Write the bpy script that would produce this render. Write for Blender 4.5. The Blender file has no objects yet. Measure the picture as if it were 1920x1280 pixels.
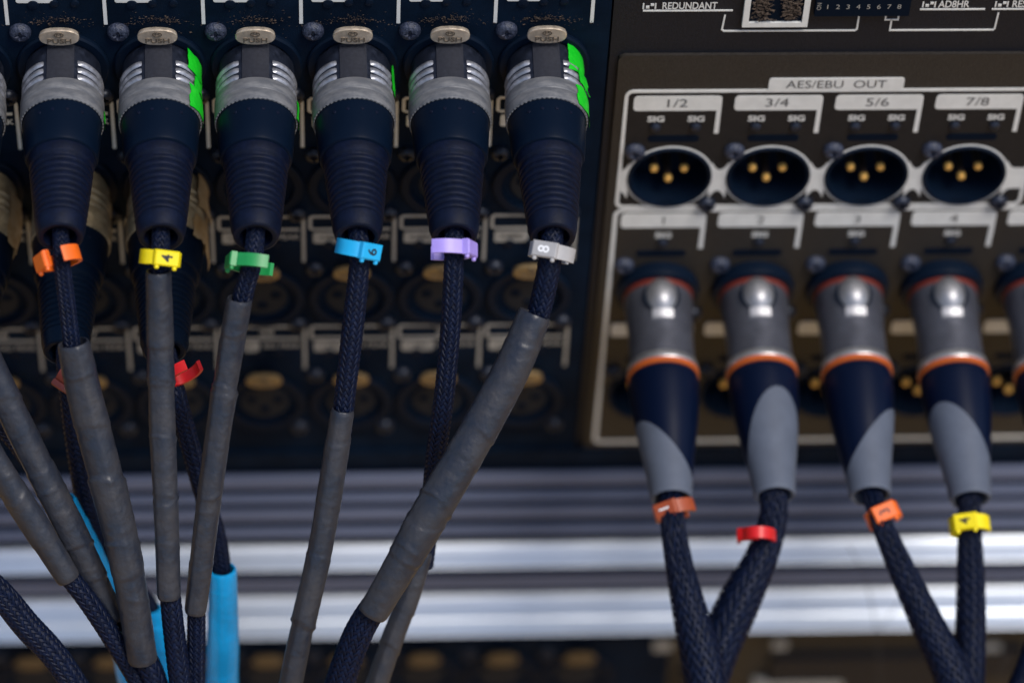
import bpy, bmesh, math, random
import numpy as np
from mathutils import Vector, Matrix
random.seed(7); rng = np.random.default_rng(7)
S = 0.001                                   # everything below is written in millimetres
scn = bpy.context.scene
COL = scn.collection

# ------------------------------------------------------------------ camera
FPX, PX, PY = 6354.16, 960.0, 640.0
CP = np.array([-59.275, -643.812, 751.069])
R = np.array([[0.99816128, -0.04639924, 0.0390022],
              [-0.00982724, -0.75881732, -0.65122937],
              [0.05981209, 0.64964866, -0.75787805]])     # rows: image right, image down, view direction
cam = bpy.data.cameras.new('camera'); cam_o = bpy.data.objects.new('camera', cam); COL.objects.link(cam_o)
cam.sensor_width = 36.0; cam.lens = FPX / 1920 * 36.0
cam.clip_start = 0.05; cam.clip_end = 100.0
cam.dof.use_dof = True; cam.dof.focus_distance = 0.884; cam.dof.aperture_fstop = 5.6; cam.dof.aperture_blades = 9
m = Matrix.Identity(4)
for i in range(3):
    m[i][0] = R[0][i]; m[i][1] = -R[1][i]; m[i][2] = -R[2][i]; m[i][3] = CP[i] * S
cam_o.matrix_world = m
scn.camera = cam_o

# ------------------------------------------------------------------ light
SUN_EL, SUN_AZ = 64.0, 128.0                # azimuth: compass style, 0 = +Y (behind the panel), 90 = +X
w = bpy.data.worlds.new('World'); scn.world = w; w.use_nodes = True
nt = w.node_tree; bg = nt.nodes['Background']
sky = nt.nodes.new('ShaderNodeTexSky'); sky.sky_type = 'NISHITA'; sky.sun_disc = False
sky.sun_elevation = math.radians(SUN_EL); sky.sun_rotation = math.radians(SUN_AZ)
sky.air_density = 1.0; sky.dust_density = 2.0; sky.ozone_density = 1.5
nt.links.new(sky.outputs[0], bg.inputs[0]); bg.inputs[1].default_value = 0.115
sl = bpy.data.lights.new('sun', 'SUN'); sl.energy = 2.0; sl.angle = math.radians(25); sl.color = (1.0, 0.95, 0.88)
so = bpy.data.objects.new('sun', sl); COL.objects.link(so)
sd = Vector((math.sin(math.radians(SUN_AZ)) * math.cos(math.radians(SUN_EL)),
             math.cos(math.radians(SUN_AZ)) * math.cos(math.radians(SUN_EL)), math.sin(math.radians(SUN_EL))))
so.rotation_euler = sd.to_track_quat('Z', 'Y').to_euler(); so.location = (0.5, -1.0, 1.5)
scn.view_settings.view_transform = 'Standard'; scn.view_settings.look = 'None'
scn.view_settings.exposure = 0.42; scn.view_settings.gamma = 1.0; scn.view_settings.use_curve_mapping = False

# ------------------------------------------------------------------ helpers
def W(px, py, Y=0.0):
    """photo pixel + distance in front of the panel (mm, negative = towards the viewer) -> point"""
    d = R.T @ np.array([(px - PX) / FPX, (py - PY) / FPX, 1.0])
    return CP + d * ((Y - CP[1]) / d[1])
def depth(p): return (R @ (np.asarray(p) - CP))[2]
def nrm(v): v = np.asarray(v, float); return v / np.linalg.norm(v)

MATS = {}
def mat(name, col, rough=0.5, metal=0.0, var=0.0, vscale=200, bump=0.0, bscale=900, col2=None, spec=0.5, rvar=0.0, hatch=None, coat=0.0, stretch=None):
    m = bpy.data.materials.new(name); m.use_nodes = True; n = m.node_tree.nodes; l = m.node_tree.links
    b = n['Principled BSDF']; b.inputs['Base Color'].default_value = (*col, 1); b.inputs['Roughness'].default_value = rough
    b.inputs['Metallic'].default_value = metal; b.inputs['Specular IOR Level'].default_value = spec
    if coat: b.inputs['Coat Weight'].default_value = coat; b.inputs['Coat Roughness'].default_value = 0.15
    tc = n.new('ShaderNodeTexCoord'); vec = tc.outputs['Object']
    if stretch:
        mp = n.new('ShaderNodeMapping'); mp.inputs['Scale'].default_value = stretch; l.new(vec, mp.inputs[0]); vec = mp.outputs[0]
    if var or col2 or rvar:
        nz = n.new('ShaderNodeTexNoise'); nz.inputs['Scale'].default_value = vscale; nz.inputs['Detail'].default_value = 6; nz.inputs['Roughness'].default_value = 0.65
        l.new(vec, nz.inputs['Vector'])
        rp = n.new('ShaderNodeMapRange'); rp.inputs[1].default_value = 0.38; rp.inputs[2].default_value = 0.66
        l.new(nz.outputs[0], rp.inputs[0])
        if var or col2:
            mx = n.new('ShaderNodeMix'); mx.data_type = 'RGBA'
            c2 = col2 or tuple(min(1, c * (1 + var)) for c in col); c1 = col if col2 else tuple(c * (1 - var) for c in col)
            mx.inputs[6].default_value = (*c1, 1); mx.inputs[7].default_value = (*c2, 1)
            l.new(rp.outputs[0], mx.inputs[0]); out = mx.outputs[2]
            if hatch:
                wv = n.new('ShaderNodeTexWave'); wv.wave_type = 'BANDS'; wv.bands_direction = 'Z'; wv.inputs['Scale'].default_value = hatch
                l.new(tc.outputs['Object'], wv.inputs['Vector'])
                mh = n.new('ShaderNodeMix'); mh.data_type = 'RGBA'; mh.inputs[7].default_value = (0.004, 0.006, 0.01, 1)
                mm = n.new('ShaderNodeMath'); mm.operation = 'MULTIPLY'; mm.inputs[1].default_value = 0.9
                l.new(wv.outputs[1], mm.inputs[0]); l.new(mm.outputs[0], mh.inputs[0]); l.new(out, mh.inputs[6]); out = mh.outputs[2]
            l.new(out, b.inputs['Base Color'])
        if rvar:
            mr = n.new('ShaderNodeMapRange'); mr.inputs[3].default_value = max(0.05, rough - rvar); mr.inputs[4].default_value = min(1, rough + rvar)
            l.new(rp.outputs[0], mr.inputs[0]); l.new(mr.outputs[0], b.inputs['Roughness'])
    if bump:
        n2 = n.new('ShaderNodeTexNoise'); n2.inputs['Scale'].default_value = bscale; n2.inputs['Detail'].default_value = 4; l.new(vec, n2.inputs['Vector'])
        bp = n.new('ShaderNodeBump'); bp.inputs['Strength'].default_value = bump; bp.inputs['Distance'].default_value = 0.0004
        l.new(n2.outputs[0], bp.inputs['Height']); l.new(bp.outputs[0], b.inputs['Normal'])
    MATS[name] = m; return m

mat('panel_black', (0.0032, 0.0092, 0.0215), 0.6, var=0.3, vscale=60, bump=0.25, bscale=2500, spec=0.04)
mat('panel_brown', (0.026, 0.0222, 0.0196), 0.5, var=0.22, vscale=1500, bump=0.5, bscale=3000, spec=0.3)
mat('panel_strip', (0.010, 0.011, 0.016), 0.5, var=0.25, vscale=1500, bump=0.4, bscale=3000, spec=0.2)
mat('panel_hatch', (0.022, 0.0190, 0.0176), 0.5, var=0.15, vscale=600, hatch=320, spec=0.2)
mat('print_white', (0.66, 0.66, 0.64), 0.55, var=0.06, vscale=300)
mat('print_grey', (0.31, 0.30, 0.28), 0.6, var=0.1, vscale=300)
mat('print_dark', (0.06, 0.06, 0.062), 0.6)
mat('hole', (0.0025, 0.0065, 0.015), 0.7, spec=0.05)
mat('socket_black', (0.0028, 0.0075, 0.018), 0.45, spec=0.08)
mat('insert', (0.013, 0.015, 0.020), 0.6, spec=0.12)
mat('gold', (0.85, 0.52, 0.15), 0.4, 0.6)
mat('pin_shaft', (0.018, 0.012, 0.010), 0.5)
mat('tab_metal', (0.62, 0.52, 0.41), 0.4, 0.7, var=0.15, vscale=500, rvar=0.1)
mat('tab_letter_shade', (0.16, 0.13, 0.10), 0.5, 0.6)  # raised lettering coloured dark, standing in for shadow in its engraving
mat('tab_brass', (0.26, 0.19, 0.10), 0.45, 0.6, var=0.2, vscale=500)
mat('tab_dark', (0.13, 0.095, 0.055), 0.5, 0.5, var=0.2, vscale=500)
mat('screw_dusty', (0.006, 0.011, 0.026), 0.45, col2=(0.05, 0.06, 0.10), vscale=1500, bump=0.6, bscale=2500)
mat('screw_plain', (0.012, 0.017, 0.032), 0.4, 0.3, var=0.4, vscale=900)
mat('shell_gun', (0.032, 0.040, 0.066), 0.45, 0.7, var=0.25, vscale=350, rvar=0.12, bump=0.1)
mat('shell_rib', (0.34, 0.35, 0.39), 0.42, 0.6, var=0.25, vscale=500, rvar=0.1)
mat('shell_old', (0.36, 0.28, 0.17), 0.5, 0.3, var=0.35, vscale=300)
mat('key_plate', (0.024, 0.026, 0.036), 0.6, 0.2, var=0.15, vscale=900, spec=0.3)
mat('ring_clear', (0.095, 0.10, 0.112), 0.42, 0.0, col2=(0.17, 0.17, 0.175), vscale=220, rvar=0.1, bump=0.15, stretch=(1, 3, 1))
mat('ring_green', (0.125, 0.13, 0.14), 0.42, 0.0, col2=(0.06, 0.20, 0.09), vscale=90)
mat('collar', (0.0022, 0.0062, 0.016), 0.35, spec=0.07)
mat('rubber', (0.0014, 0.0040, 0.0160), 0.50, var=0.3, vscale=500, bump=0.25, bscale=2500, spec=0.2)
mat('braid', (0.0021, 0.0058, 0.0225), 0.5, var=0.4, vscale=700, spec=0.17)
mat('braid_core', (0.002, 0.005, 0.012), 0.7, spec=0.05)
mat('shrink', (0.016, 0.0205, 0.033), 0.44, col2=(0.035, 0.0345, 0.040), vscale=120, bump=0.9, bscale=420, spec=0.42, rvar=0.12)
mat('shrink_blue', (0.005, 0.31, 0.68), 0.30, var=0.15, vscale=120, bump=1.0, bscale=160, spec=0.5)
for nm, c in dict(orange=(0.85, 0.14, 0.01), yellow=(0.82, 0.66, 0.0), green=(0.01, 0.25, 0.06), blue=(0.01, 0.38, 0.72), violet=(0.36, 0.27, 0.72),
                  grey=(0.36, 0.35, 0.35), brown=(0.33, 0.065, 0.022), red=(0.62, 0.01, 0.012), rust=(0.28, 0.05, 0.03)).items():
    mat('clip_' + nm, c, 0.42, var=0.06, vscale=300)
mat('ink_black', (0.01, 0.01, 0.015), 0.5); mat('ink_white', (0.8, 0.8, 0.8), 0.5)
mat('tape_green', (0.0, 0.46, 0.010), 0.5, col2=(0.015, 0.58, 0.02), vscale=300, bump=0.4, bscale=900)
mat('tape_tan', (0.30, 0.17, 0.06), 0.6, col2=(0.42, 0.30, 0.17), vscale=160, bump=0.5, bscale=600)
mat('plug_grey', (0.10, 0.105, 0.13), 0.42, 0.6, var=0.08, vscale=250, rvar=0.05)
mat('chrome', (0.66, 0.66, 0.67), 0.36, 0.9, var=0.1, vscale=500)
mat('satin', (0.36, 0.36, 0.38), 0.45, 0.7, var=0.15, vscale=700)
mat('ring_orange', (0.44, 0.085, 0.012), 0.45)
mat('ring_red', (0.14, 0.016, 0.006), 0.5)
mat('collar_blue', (0.0017, 0.0048, 0.0185), 0.35, spec=0.14)
mat('boot_grey', (0.085, 0.100, 0.135), 0.62, var=0.08, vscale=120, bump=0.2, bscale=2000, spec=0.3)
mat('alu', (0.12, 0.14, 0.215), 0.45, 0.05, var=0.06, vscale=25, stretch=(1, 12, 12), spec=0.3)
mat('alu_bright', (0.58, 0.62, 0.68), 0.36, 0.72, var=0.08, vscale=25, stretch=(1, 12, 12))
mat('dark_gap', (0.0025, 0.008, 0.021), 0.6, spec=0.03)
mat('dust', (0.07, 0.048, 0.034), 0.9, var=0.5, vscale=1500)
mat('thread', (0.03, 0.03, 0.035), 0.6)
mat('deck', (0.40, 0.23, 0.055), 0.7, var=0.25, vscale=6)

ORG = {}
def to_mesh(name, v, f, smooth=35.0):
    me = bpy.data.meshes.new(name)
    me.from_pydata([tuple(x) for x in np.asarray(v, float) * S], [], f)
    if smooth:
        me.polygons.foreach_set('use_smooth', [True] * len(me.polygons)); me.set_sharp_from_angle(angle=math.radians(smooth))
    me.update(); return me
def link(name, me, material, parent=None, org=None):
    o = bpy.data.objects.new(name, me); COL.objects.link(o)
    if material and not me.materials: me.materials.append(MATS[material])
    return o
class MB:
    def __init__(s): s.v = []; s.f = []
    def add(s, v, f):
        k = len(s.v); s.v.extend([np.asarray(x, float) for x in v]); s.f.extend([tuple(i + k for i in q) for q in f]); return s
    def box(s, x0, x1, y0, y1, z0, z1):
        v = [(x, y, z) for x in (x0, x1) for y in (y0, y1) for z in (z0, z1)]
        return s.add(v, [(0, 1, 3, 2), (4, 6, 7, 5), (0, 4, 5, 1), (2, 3, 7, 6), (0, 2, 6, 4), (1, 5, 7, 3)])
    def prism(s, poly, y0, y1):                      # outline in (x, z), extruded in y
        n = len(poly)
        v = [(x, y0, z) for x, z in poly] + [(x, y1, z) for x, z in poly]
        return s.add(v, [tuple(range(n)), tuple(range(2 * n - 1, n - 1, -1))] + [(i, (i + 1) % n, (i + 1) % n + n, i + n) for i in range(n)])
    def extr(s, poly, x0, x1):                       # outline in (y, z), extruded in x
        n = len(poly)
        v = [(x0, y, z) for y, z in poly] + [(x1, y, z) for y, z in poly]
        return s.add(v, [tuple(range(n)), tuple(range(2 * n - 1, n - 1, -1))] + [(i, (i + 1) % n, (i + 1) % n + n, i + n) for i in range(n)])
    def stroke(s, pts, wd, y0, y1, closed=False):    # flat line of width wd along pts in (x, z)
        P = [np.array(p, float) for p in pts]; n = len(P); L = []; Rr = []
        for i in range(n):
            a = P[(i - 1) % n] if (closed or i > 0) else None; b = P[(i + 1) % n] if (closed or i < n - 1) else None
            d1 = nrm(P[i] - a) if a is not None else None; d2 = nrm(b - P[i]) if b is not None else None
            if d1 is None: d1 = d2
            if d2 is None: d2 = d1
            t = nrm(d1 + d2); nn = np.array([-t[1], t[0]]); k = wd / 2 / max(0.4, float(np.dot(nn, [-d1[1], d1[0]])))
            L.append(P[i] + nn * k); Rr.append(P[i] - nn * k)
        v = []; 
        for l, r in zip(L, Rr): v += [(l[0], y0, l[1]), (r[0], y0, r[1]), (l[0], y1, l[1]), (r[0], y1, r[1])]
        f = []
        for i in range(n if closed else n - 1):
            a = 4 * i; b = 4 * ((i + 1) % n)
            f += [(a, b, b + 1, a + 1), (a + 2, a + 3, b + 3, b + 2), (a, a + 2, b + 2, b), (a + 1, b + 1, b + 3, a + 3)]
        return s.add(v, f)
    def lathe(s, prof, c, a, u, seg=48, fn=None, a0=0.0, a1=2 * math.pi, cap=True):
        c = np.asarray(c, float); a = nrm(a); u = nrm(np.asarray(u, float) - a * np.dot(u, a)); r = np.cross(u, a)
        full = abs(a1 - a0 - 2 * math.pi) < 1e-6; n = seg if full else seg + 1
        v = []; f = []
        for (t, rad) in prof:
            for k in range(n):
                ph = a0 + (a1 - a0) * k / seg; tt, rr = fn(t, rad, ph) if fn else (t, rad)
                v.append(c + a * tt + (u * math.cos(ph) + r * math.sin(ph)) * rr)
        for i in range(len(prof) - 1):
            for k in range(seg):
                k2 = (k + 1) % n
                f.append((i * n + k, i * n + k2, (i + 1) * n + k2, (i + 1) * n + k))
        if full and cap:
            if prof[0][1] > 1e-6: f.append(tuple(range(n - 1, -1, -1)))
            if prof[-1][1] > 1e-6: f.append(tuple((len(prof) - 1) * n + k for k in range(n)))
        return s.add(v, f)
    def mesh(s, name, smooth=35.0): return to_mesh(name, s.v, s.f, smooth)
    def part(s, name, material, parent, smooth=35.0, label=None, kind=None):
        org = ORG[parent.name]; o = link(name, to_mesh(name, np.asarray(s.v) - org, s.f, smooth), material)
        o.parent = parent; ORG[o.name] = org
        if label: o['label'] = label
        if kind: o['kind'] = kind
        return o
    def top(s, name, material, org, label, cat, group=None, kind=None, smooth=35.0):
        org = np.asarray(org, float); o = link(name, to_mesh(name, np.asarray(s.v) - org, s.f, smooth), material)
        o.location = Vector(org * S); ORG[o.name] = org; tag(o, label, cat, group, kind); return o
def tag(o, label=None, cat=None, group=None, kind=None):
    if label: o['label'] = label
    if cat: o['category'] = cat
    if group: o['group'] = group
    if kind: o['kind'] = kind
def empty(name, org, label, cat, group=None):
    o = bpy.data.objects.new(name, None); COL.objects.link(o); o.empty_display_size = 0.01
    o.location = Vector(np.asarray(org, float) * S); ORG[o.name] = np.asarray(org, float); tag(o, label, cat, group); return o
def put(name, me, parent, loc, material=None):          # shared mesh placed at loc (mm)
    o = link(name, me, material); o.parent = parent; loc = np.asarray(loc, float)
    o.location = Vector((loc - ORG[parent.name]) * S); ORG[o.name] = loc; return o
def rrect(x0, x1, z0, z1, r=0.8, corners=(1, 1, 1, 1), n=5):   # corners: bl, br, tr, tl
    out = []
    for (cx, cz, s, a) in ((x0 + r, z0 + r, corners[0], 180), (x1 - r, z0 + r, corners[1], 270), (x1 - r, z1 - r, corners[2], 0), (x0 + r, z1 - r, corners[3], 90)):
        if s:
            for k in range(n + 1):
                t = math.radians(a + 90 * k / n); out.append((cx + r * math.cos(t), cz + r * math.sin(t)))
        else:
            t = math.radians(a + 45); out.append((cx + r * math.copysign(1, math.cos(t)), cz + r * math.copysign(1, math.sin(t))))
    return out
TXT = {}
def text_geo(body, size, bold=0.0, extrude=0.0):
    key = (body, size, bold, extrude)
    if key not in TXT:
        cu = bpy.data.curves.new('t', 'FONT'); cu.body = body; cu.size = size; cu.align_x = 'CENTER'; cu.align_y = 'CENTER'
        cu.offset = bold; cu.extrude = extrude; cu.resolution_u = 3
        ob = bpy.data.objects.new('t', cu); me = bpy.data.meshes.new_from_object(ob)
        TXT[key] = ([np.array(v.co) for v in me.vertices], [tuple(p.vertices) for p in me.polygons])
        bpy.data.objects.remove(ob); bpy.data.meshes.remove(me); bpy.data.curves.remove(cu)
    return TXT[key]
def add_text(mb, body, size, c, ex=(1, 0, 0), ey=(0, 0, 1), sx=1.0, bold=0.0, extrude=0.0):
    v, f = text_geo(body, size, bold, extrude); ex = np.asarray(ex, float); ey = np.asarray(ey, float); ez = np.cross(ex, ey); c = np.asarray(c, float)
    return mb.add([c + ex * p[0] * sx + ey * p[1] + ez * p[2] for p in v], f)
def smooth_path(pts, step):
    """Catmull-Rom through points, resampled; pts rows may carry extra columns (radius)"""
    P = np.array(pts, float); P = np.vstack([2 * P[0] - P[1], P, 2 * P[-1] - P[-2]]); out = []
    for i in range(1, len(P) - 2):
        for t in np.linspace(0, 1, 24, endpoint=False):
            a, b, c, d = P[i - 1], P[i], P[i + 1], P[i + 2]
            out.append(0.5 * ((2 * b) + (c - a) * t + (2 * a - 5 * b + 4 * c - d) * t * t + (3 * b - a - 3 * c + d) * t ** 3))
    out.append(P[-2]); Q = np.array(out)
    s = np.concatenate([[0], np.cumsum(np.linalg.norm(np.diff(Q[:, :3], axis=0), axis=1))])
    n = max(3, int(s[-1] / step)); ss = np.linspace(0, s[-1], n + 1)
    return np.stack([np.interp(ss, s, Q[:, k]) for k in range(Q.shape[1])], 1), ss
def frames(C):
    T = np.gradient(C, axis=0); T /= np.linalg.norm(T, axis=1)[:, None]
    f = -R[2]; U = [];                                    # u starts towards the viewer, then is transported
    for i in range(len(C)):
        f = nrm(f - T[i] * np.dot(f, T[i])); U.append(f)
    U = np.array(U); return T, U, np.cross(T, U)
def tube(mb, C, rad, seg=24, fn=None, cap=False):
    T, U, V = frames(C); n = len(C)
    ph = np.linspace(0, 2 * math.pi, seg, endpoint=False)
    v = []
    for i in range(n):
        rr = np.full(seg, rad[i]) if fn is None else fn(i, rad[i], ph)
        v.extend(C[i] + (U[i] * (np.cos(p) * q) + V[i] * (np.sin(p) * q)) for p, q in zip(ph, rr))
    f = [(i * seg + k, i * seg + (k + 1) % seg, (i + 1) * seg + (k + 1) % seg, (i + 1) * seg + k) for i in range(n - 1) for k in range(seg)]
    if cap: f += [tuple(range(seg - 1, -1, -1)), tuple((n - 1) * seg + k for k in range(seg))]
    return mb.add(v, f)
def braid(C, rad, s, N=12, alpha=32.0, cover=0.86, bumps=2, lift=0.16):
    """over-and-under woven ribbons round the path C: 2/2 twill, N carriers each way"""
    T, U, V = frames(C); mb = MB(); n = len(C)
    rm = float(np.mean(rad)); k = math.tan(math.radians(alpha)) / rm
    wd = 2 * math.pi * rm * math.cos(math.radians(alpha)) / N * cover
    off = np.linspace(-0.5, 0.5, 2 * bumps + 1); hh = np.array([0.0 if j % 2 == 0 else 0.10 for j in range(len(off))]) - 0.10 * (2 * np.abs(off)) ** 2
    V0 = []; F0 = []; m_ = len(off); base = 0
    for sg in (1, -1):
        for i in range(N):
            th = 2 * math.pi * i / N + sg * k * s
            c = s * N * k / math.pi
            over = np.cos(math.pi / 2 * (c + 2 * i) - math.pi / 4) if sg > 0 else -np.cos(math.pi / 2 * (2 * i - c) - math.pi / 4)
            over = np.tanh(2.0 * over)
            jit = 0.05 * math.sin(i * 12.9898 + sg)
            for j in range(m_):
                thj = th + off[j] * wd / (rm * math.cos(math.radians(alpha))) + jit
                rj = rad + lift * over + hh[j]
                V0.append(C + U * (np.cos(thj) * rj)[:, None] + V * (np.sin(thj) * rj)[:, None])
            for q in range(n - 1):
                for j in range(m_ - 1):
                    F0.append((base + j * n + q, base + (j + 1) * n + q, base + (j + 1) * n + q + 1, base + j * n + q + 1))
            base += m_ * n
    mb.v = list(np.concatenate(V0)); mb.f = F0; return mb

# ------------------------------------------------------------------ setting
g = MB(); n_ = 24
for i in range(1): g.add([(-6000, -6000, -900), (6000, -6000, -900), (6000, 6000, -900), (-6000, 6000, -900)], [(0, 1, 2, 3)])
gr = link('ground', to_mesh('ground', g.v, g.f, 0), 'deck'); gr['kind'] = 'structure'; gr['label'] = 'warm brown deck under the rack'

# ------------------------------------------------------------------ shared small pieces
def screw_mesh(name, r=2.9):
    b = MB(); prof = [(0, r), (0.7, r), (1.5, r * 0.88), (2.0, r * 0.6), (2.1, r * 0.42), (1.0, r * 0.3), (1.0, 0.0)]
    def fn(t, rad, ph):
        if rad <= r * 0.43 and t > 0.5: rad = rad * (1 + 0.35 * math.cos(4 * ph))
        return t, rad
    b.lathe(prof, (0, 0, 0), (0, -1, 0), (0, 0, 1), 24, fn); return b.mesh(name, 40)
ME_screw = screw_mesh('screw'); ME_screw.materials.append(MATS['screw_dusty'])
ME_screw2 = screw_mesh('screw_small', 2.6); ME_screw2.materials.append(MATS['screw_plain'])
b = MB(); b.lathe([(0, 12.2), (0.9, 12.2), (1.4, 11.7), (1.3, 9.7), (-7, 9.5), (-7, 7.4), (0, 7.2)], (0, 0, 0), (0, -1, 0), (0, 0, 1), 48, cap=False)
ME_rim = b.mesh('socket'); ME_rim.materials.append(MATS['socket_black'])
b = MB(); b.lathe([(0, 7.2), (0.4, 6.9), (0.4, 2.6), (0.2, 0)], (0, 0, 0), (0, -1, 0), (0, 0, 1), 32, cap=False)
ME_insert = b.mesh('socket_insert'); ME_insert.materials.append(MATS['insert'])
b = MB()
for (x, z) in ((-3.9, 1.2), (3.9, 1.2), (0, -3.2)): b.lathe([(0.45, 1.7), (0.55, 1.5), (0.55, 0)], (x, 0, z), (0, -1, 0), (0, 0, 1), 12)
ME_holes = b.mesh('contact_holes'); ME_holes.materials.append(MATS['hole'])
def tab_mesh():
    b = MB(); o = []
    for k in range(40):                                   # wide rounded tongue, flatter towards the bottom
        t = 2 * math.pi * k / 40; x = 5.25 * math.copysign(abs(math.cos(t)) ** 0.85, math.cos(t)); z = 2.75 * math.copysign(abs(math.sin(t)) ** 0.8, math.sin(t))
        o.append((x, z))
    n = len(o); v = []
    for (y, k) in ((-3.5, 0.97), (-4.45, 1.0), (-4.75, 0.96), (-4.8, 0.91)): v += [(x * k, y, z * k) for x, z in o]
    f = [(i * n + k, i * n + (k + 1) % n, (i + 1) * n + (k + 1) % n, (i + 1) * n + k) for i in range(3) for k in range(n)]
    f += [tuple(range(n)), tuple(3 * n + k for k in range(n - 1, -1, -1))]
    b.add(v, f); b.box(-3.2, 3.2, -2.6, 1.0, -4.2, -2.2); return b.mesh('push_tab', 40)
ME_tab = tab_mesh(); ME_tab.materials.append(MATS['tab_metal'])
ME_tab2 = ME_tab.copy(); ME_tab2.materials.clear(); ME_tab2.materials.append(MATS['tab_brass'])
ME_tab3 = ME_tab.copy(); ME_tab3.materials.clear(); ME_tab3.materials.append(MATS['tab_dark'])
b = MB(); add_text(b, 'PUSH', 2.2, (0, -4.85, -1.05), sx=1.25, bold=0.03, extrude=0.14)
tv = [(math.cos(t) * 1.15, -4.85, 1.2 + math.sin(t) * 0.75) for t in np.linspace(0, 2 * math.pi, 20, endpoint=False)]
b.stroke([(p[0], p[2]) for p in tv], 0.22, -4.99, -4.7, closed=True)
b.stroke([(-0.5, 0.85), (-0.5, 1.55), (0.0, 1.2), (0.5, 1.55), (0.5, 0.85)], 0.2, -4.98, -4.7)
ME_push = b.mesh('tab_lettering', 0); ME_push.materials.append(MATS['tab_letter_shade'])

# ------------------------------------------------------------------ the stage box
XC = [-149 + 25.5 * k for k in range(7)]                   # input columns that show
ROWS = dict(A=114.0, B=67.3, C=20.6, D=-26.2)
box = empty('stage_box', (0, 0, -56), 'black stage box front panel with rows of round cable sockets and white print', 'stage box')
MB().box(-190, 21.0, 0, 5, -55.5, 165).part('input_panel', 'panel_black', box)
MB().box(21.6, 230, 0.6, 5, 116.0, 165).part('output_panel', 'panel_strip', box)
MB().box(21.6, 23.9, 0.6, 5, -55.5, 115.9).part('seam_strip', 'panel_strip', box)
b = MB(); b.box(-190, 230, 14, 330, -55.5, 165); b.part('housing', 'panel_black', box)
XO = [41.0 + 27.5 * k for k in range(5)]
ZO = [70.0, 23.2, -23.6]
def holed(outline, holes, y):
    bm = bmesh.new(); ed = []
    loops = [outline] + [[(cx + rr * math.cos(t), cz + rr * math.sin(t)) for t in np.linspace(0, 2 * math.pi, 48, endpoint=False)] for cx, cz, rr in holes]
    for lp in loops:
        vs = [bm.verts.new((x, y, z)) for x, z in lp]; ed += [bm.edges.new((vs[i], vs[(i + 1) % len(vs)])) for i in range(len(vs))]
    bmesh.ops.triangle_fill(bm, use_beauty=True, edges=ed, normal=(0, -1, 0)); bm.verts.index_update()
    mb = MB(); mb.v = [np.array(v.co) for v in bm.verts]; mb.f = [tuple(v.index for v in f.verts) for f in bm.faces]; bm.free(); return mb
HOLES = [(x, z, 11.0) for r_, z in enumerate(ZO) for k, x in enumerate(XO) if not (r_ == 0 and k == 4)]
holed(rrect(24, 228, -52.5, 117, 2.0, (0, 0, 0, 1)), HOLES, -0.5).stroke(rrect(24, 228, -52.5, 117, 2.0, (0, 0, 0, 1)), 0.05, -0.5, 0.55, True).part('output_plate', 'panel_brown', box, 20)
holed(rrect(27.4, 140.5, 59.5, 102.6, 1.2), [h for h in HOLES if h[1] > 60], -0.62).part('line_field', 'panel_hatch', box, 0)
MB().box(-190, 230, -1.2, 0, -55.4, -49.5).part('bottom_lip', 'panel_black', box)
YP = -0.14
def bracket(mb, xr, zc, number, led=True):
    x0 = xr - 23.6; zt = zc + 33.8; w_ = 0.95
    arc = [(xr - 1.6 + 1.6 * math.sin(t), zt - 1.6 + 1.6 * math.cos(t)) for t in np.linspace(0, math.pi / 2, 6)]
    mb.stroke([(x0 + 0.6, zt - 5.2), (x0, zt - 4.6), (x0, zt - 0.7), (x0 + 0.6, zt)] + arc + [(xr, zc + 15)], w_, YP - 0.03, 0.0)
    mb.stroke([(x0 + 0.6, zt - 5.2), (xr - 1.2, zt - 5.2)], w_, YP - 0.03, 0.0)
    mb.prism(rrect(x0 + 0.8, x0 + 10.4, zt - 11.0, zt - 6.6, 0.7), YP, 0.0)
    return x0, zt
for rn, zc in ROWS.items():
    for k, xc in enumerate(XC):
        xr = xc + 12.0; ch = 'ABCD'.index(rn) * 8 + k + 2
        b = MB(); x0, zt = bracket(b, xr, zc, ch)
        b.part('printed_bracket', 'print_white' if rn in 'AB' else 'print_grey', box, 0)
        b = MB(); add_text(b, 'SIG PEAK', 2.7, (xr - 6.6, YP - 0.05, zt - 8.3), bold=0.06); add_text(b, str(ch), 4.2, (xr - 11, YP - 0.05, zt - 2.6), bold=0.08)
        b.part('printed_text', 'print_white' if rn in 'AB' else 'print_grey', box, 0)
        b = MB(); add_text(b, '+48V', 2.9, (x0 + 5.6, YP - 0.06, zt - 8.8), bold=0.05); b.part('printed_text', 'print_dark', box, 0)
        b = MB()
        for (dx, r_) in ((-6.4, 1.5), (-1.0, 1.2), (4.4, 1.2)): b.lathe([(0, r_), (0.5, r_ * 0.9), (0.7, 0)], (xc + dx, 0, zt - 11.2 if dx > -5 else zt - 11.6), (0, -1, 0), (0, 0, 1), 16)
        b.part('indicator_lamps', 'socket_black', box)
        s = put('socket', ME_rim, box, (xc, 0, zc)); put('socket_insert', ME_insert, s, (xc, 0, zc)); put('contact_holes', ME_holes, s, (xc, 0, zc))
        old = rn in 'CD' or (rn == 'B')
        t = put('push_tab', ME_tab2 if old else ME_tab, s, (xc, 0, zc + 14.6))
        put('tab_lettering', ME_push, s, (xc, 0, zc + 14.6))
        put('screw', ME_screw if rn == 'A' else ME_screw2, box, (xc - 10.4, 0, zc + 12.6)); put('screw', ME_screw2, box, (xc + 10.2, 0, zc - 11.4))
        if rn == 'D':
            MB().prism(rrect(xc - 7.0, xc + 7.0, -43.4, -40.4, 1.4), -0.05, 0.01).part('vent_slot', 'hole', box, 0)
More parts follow.
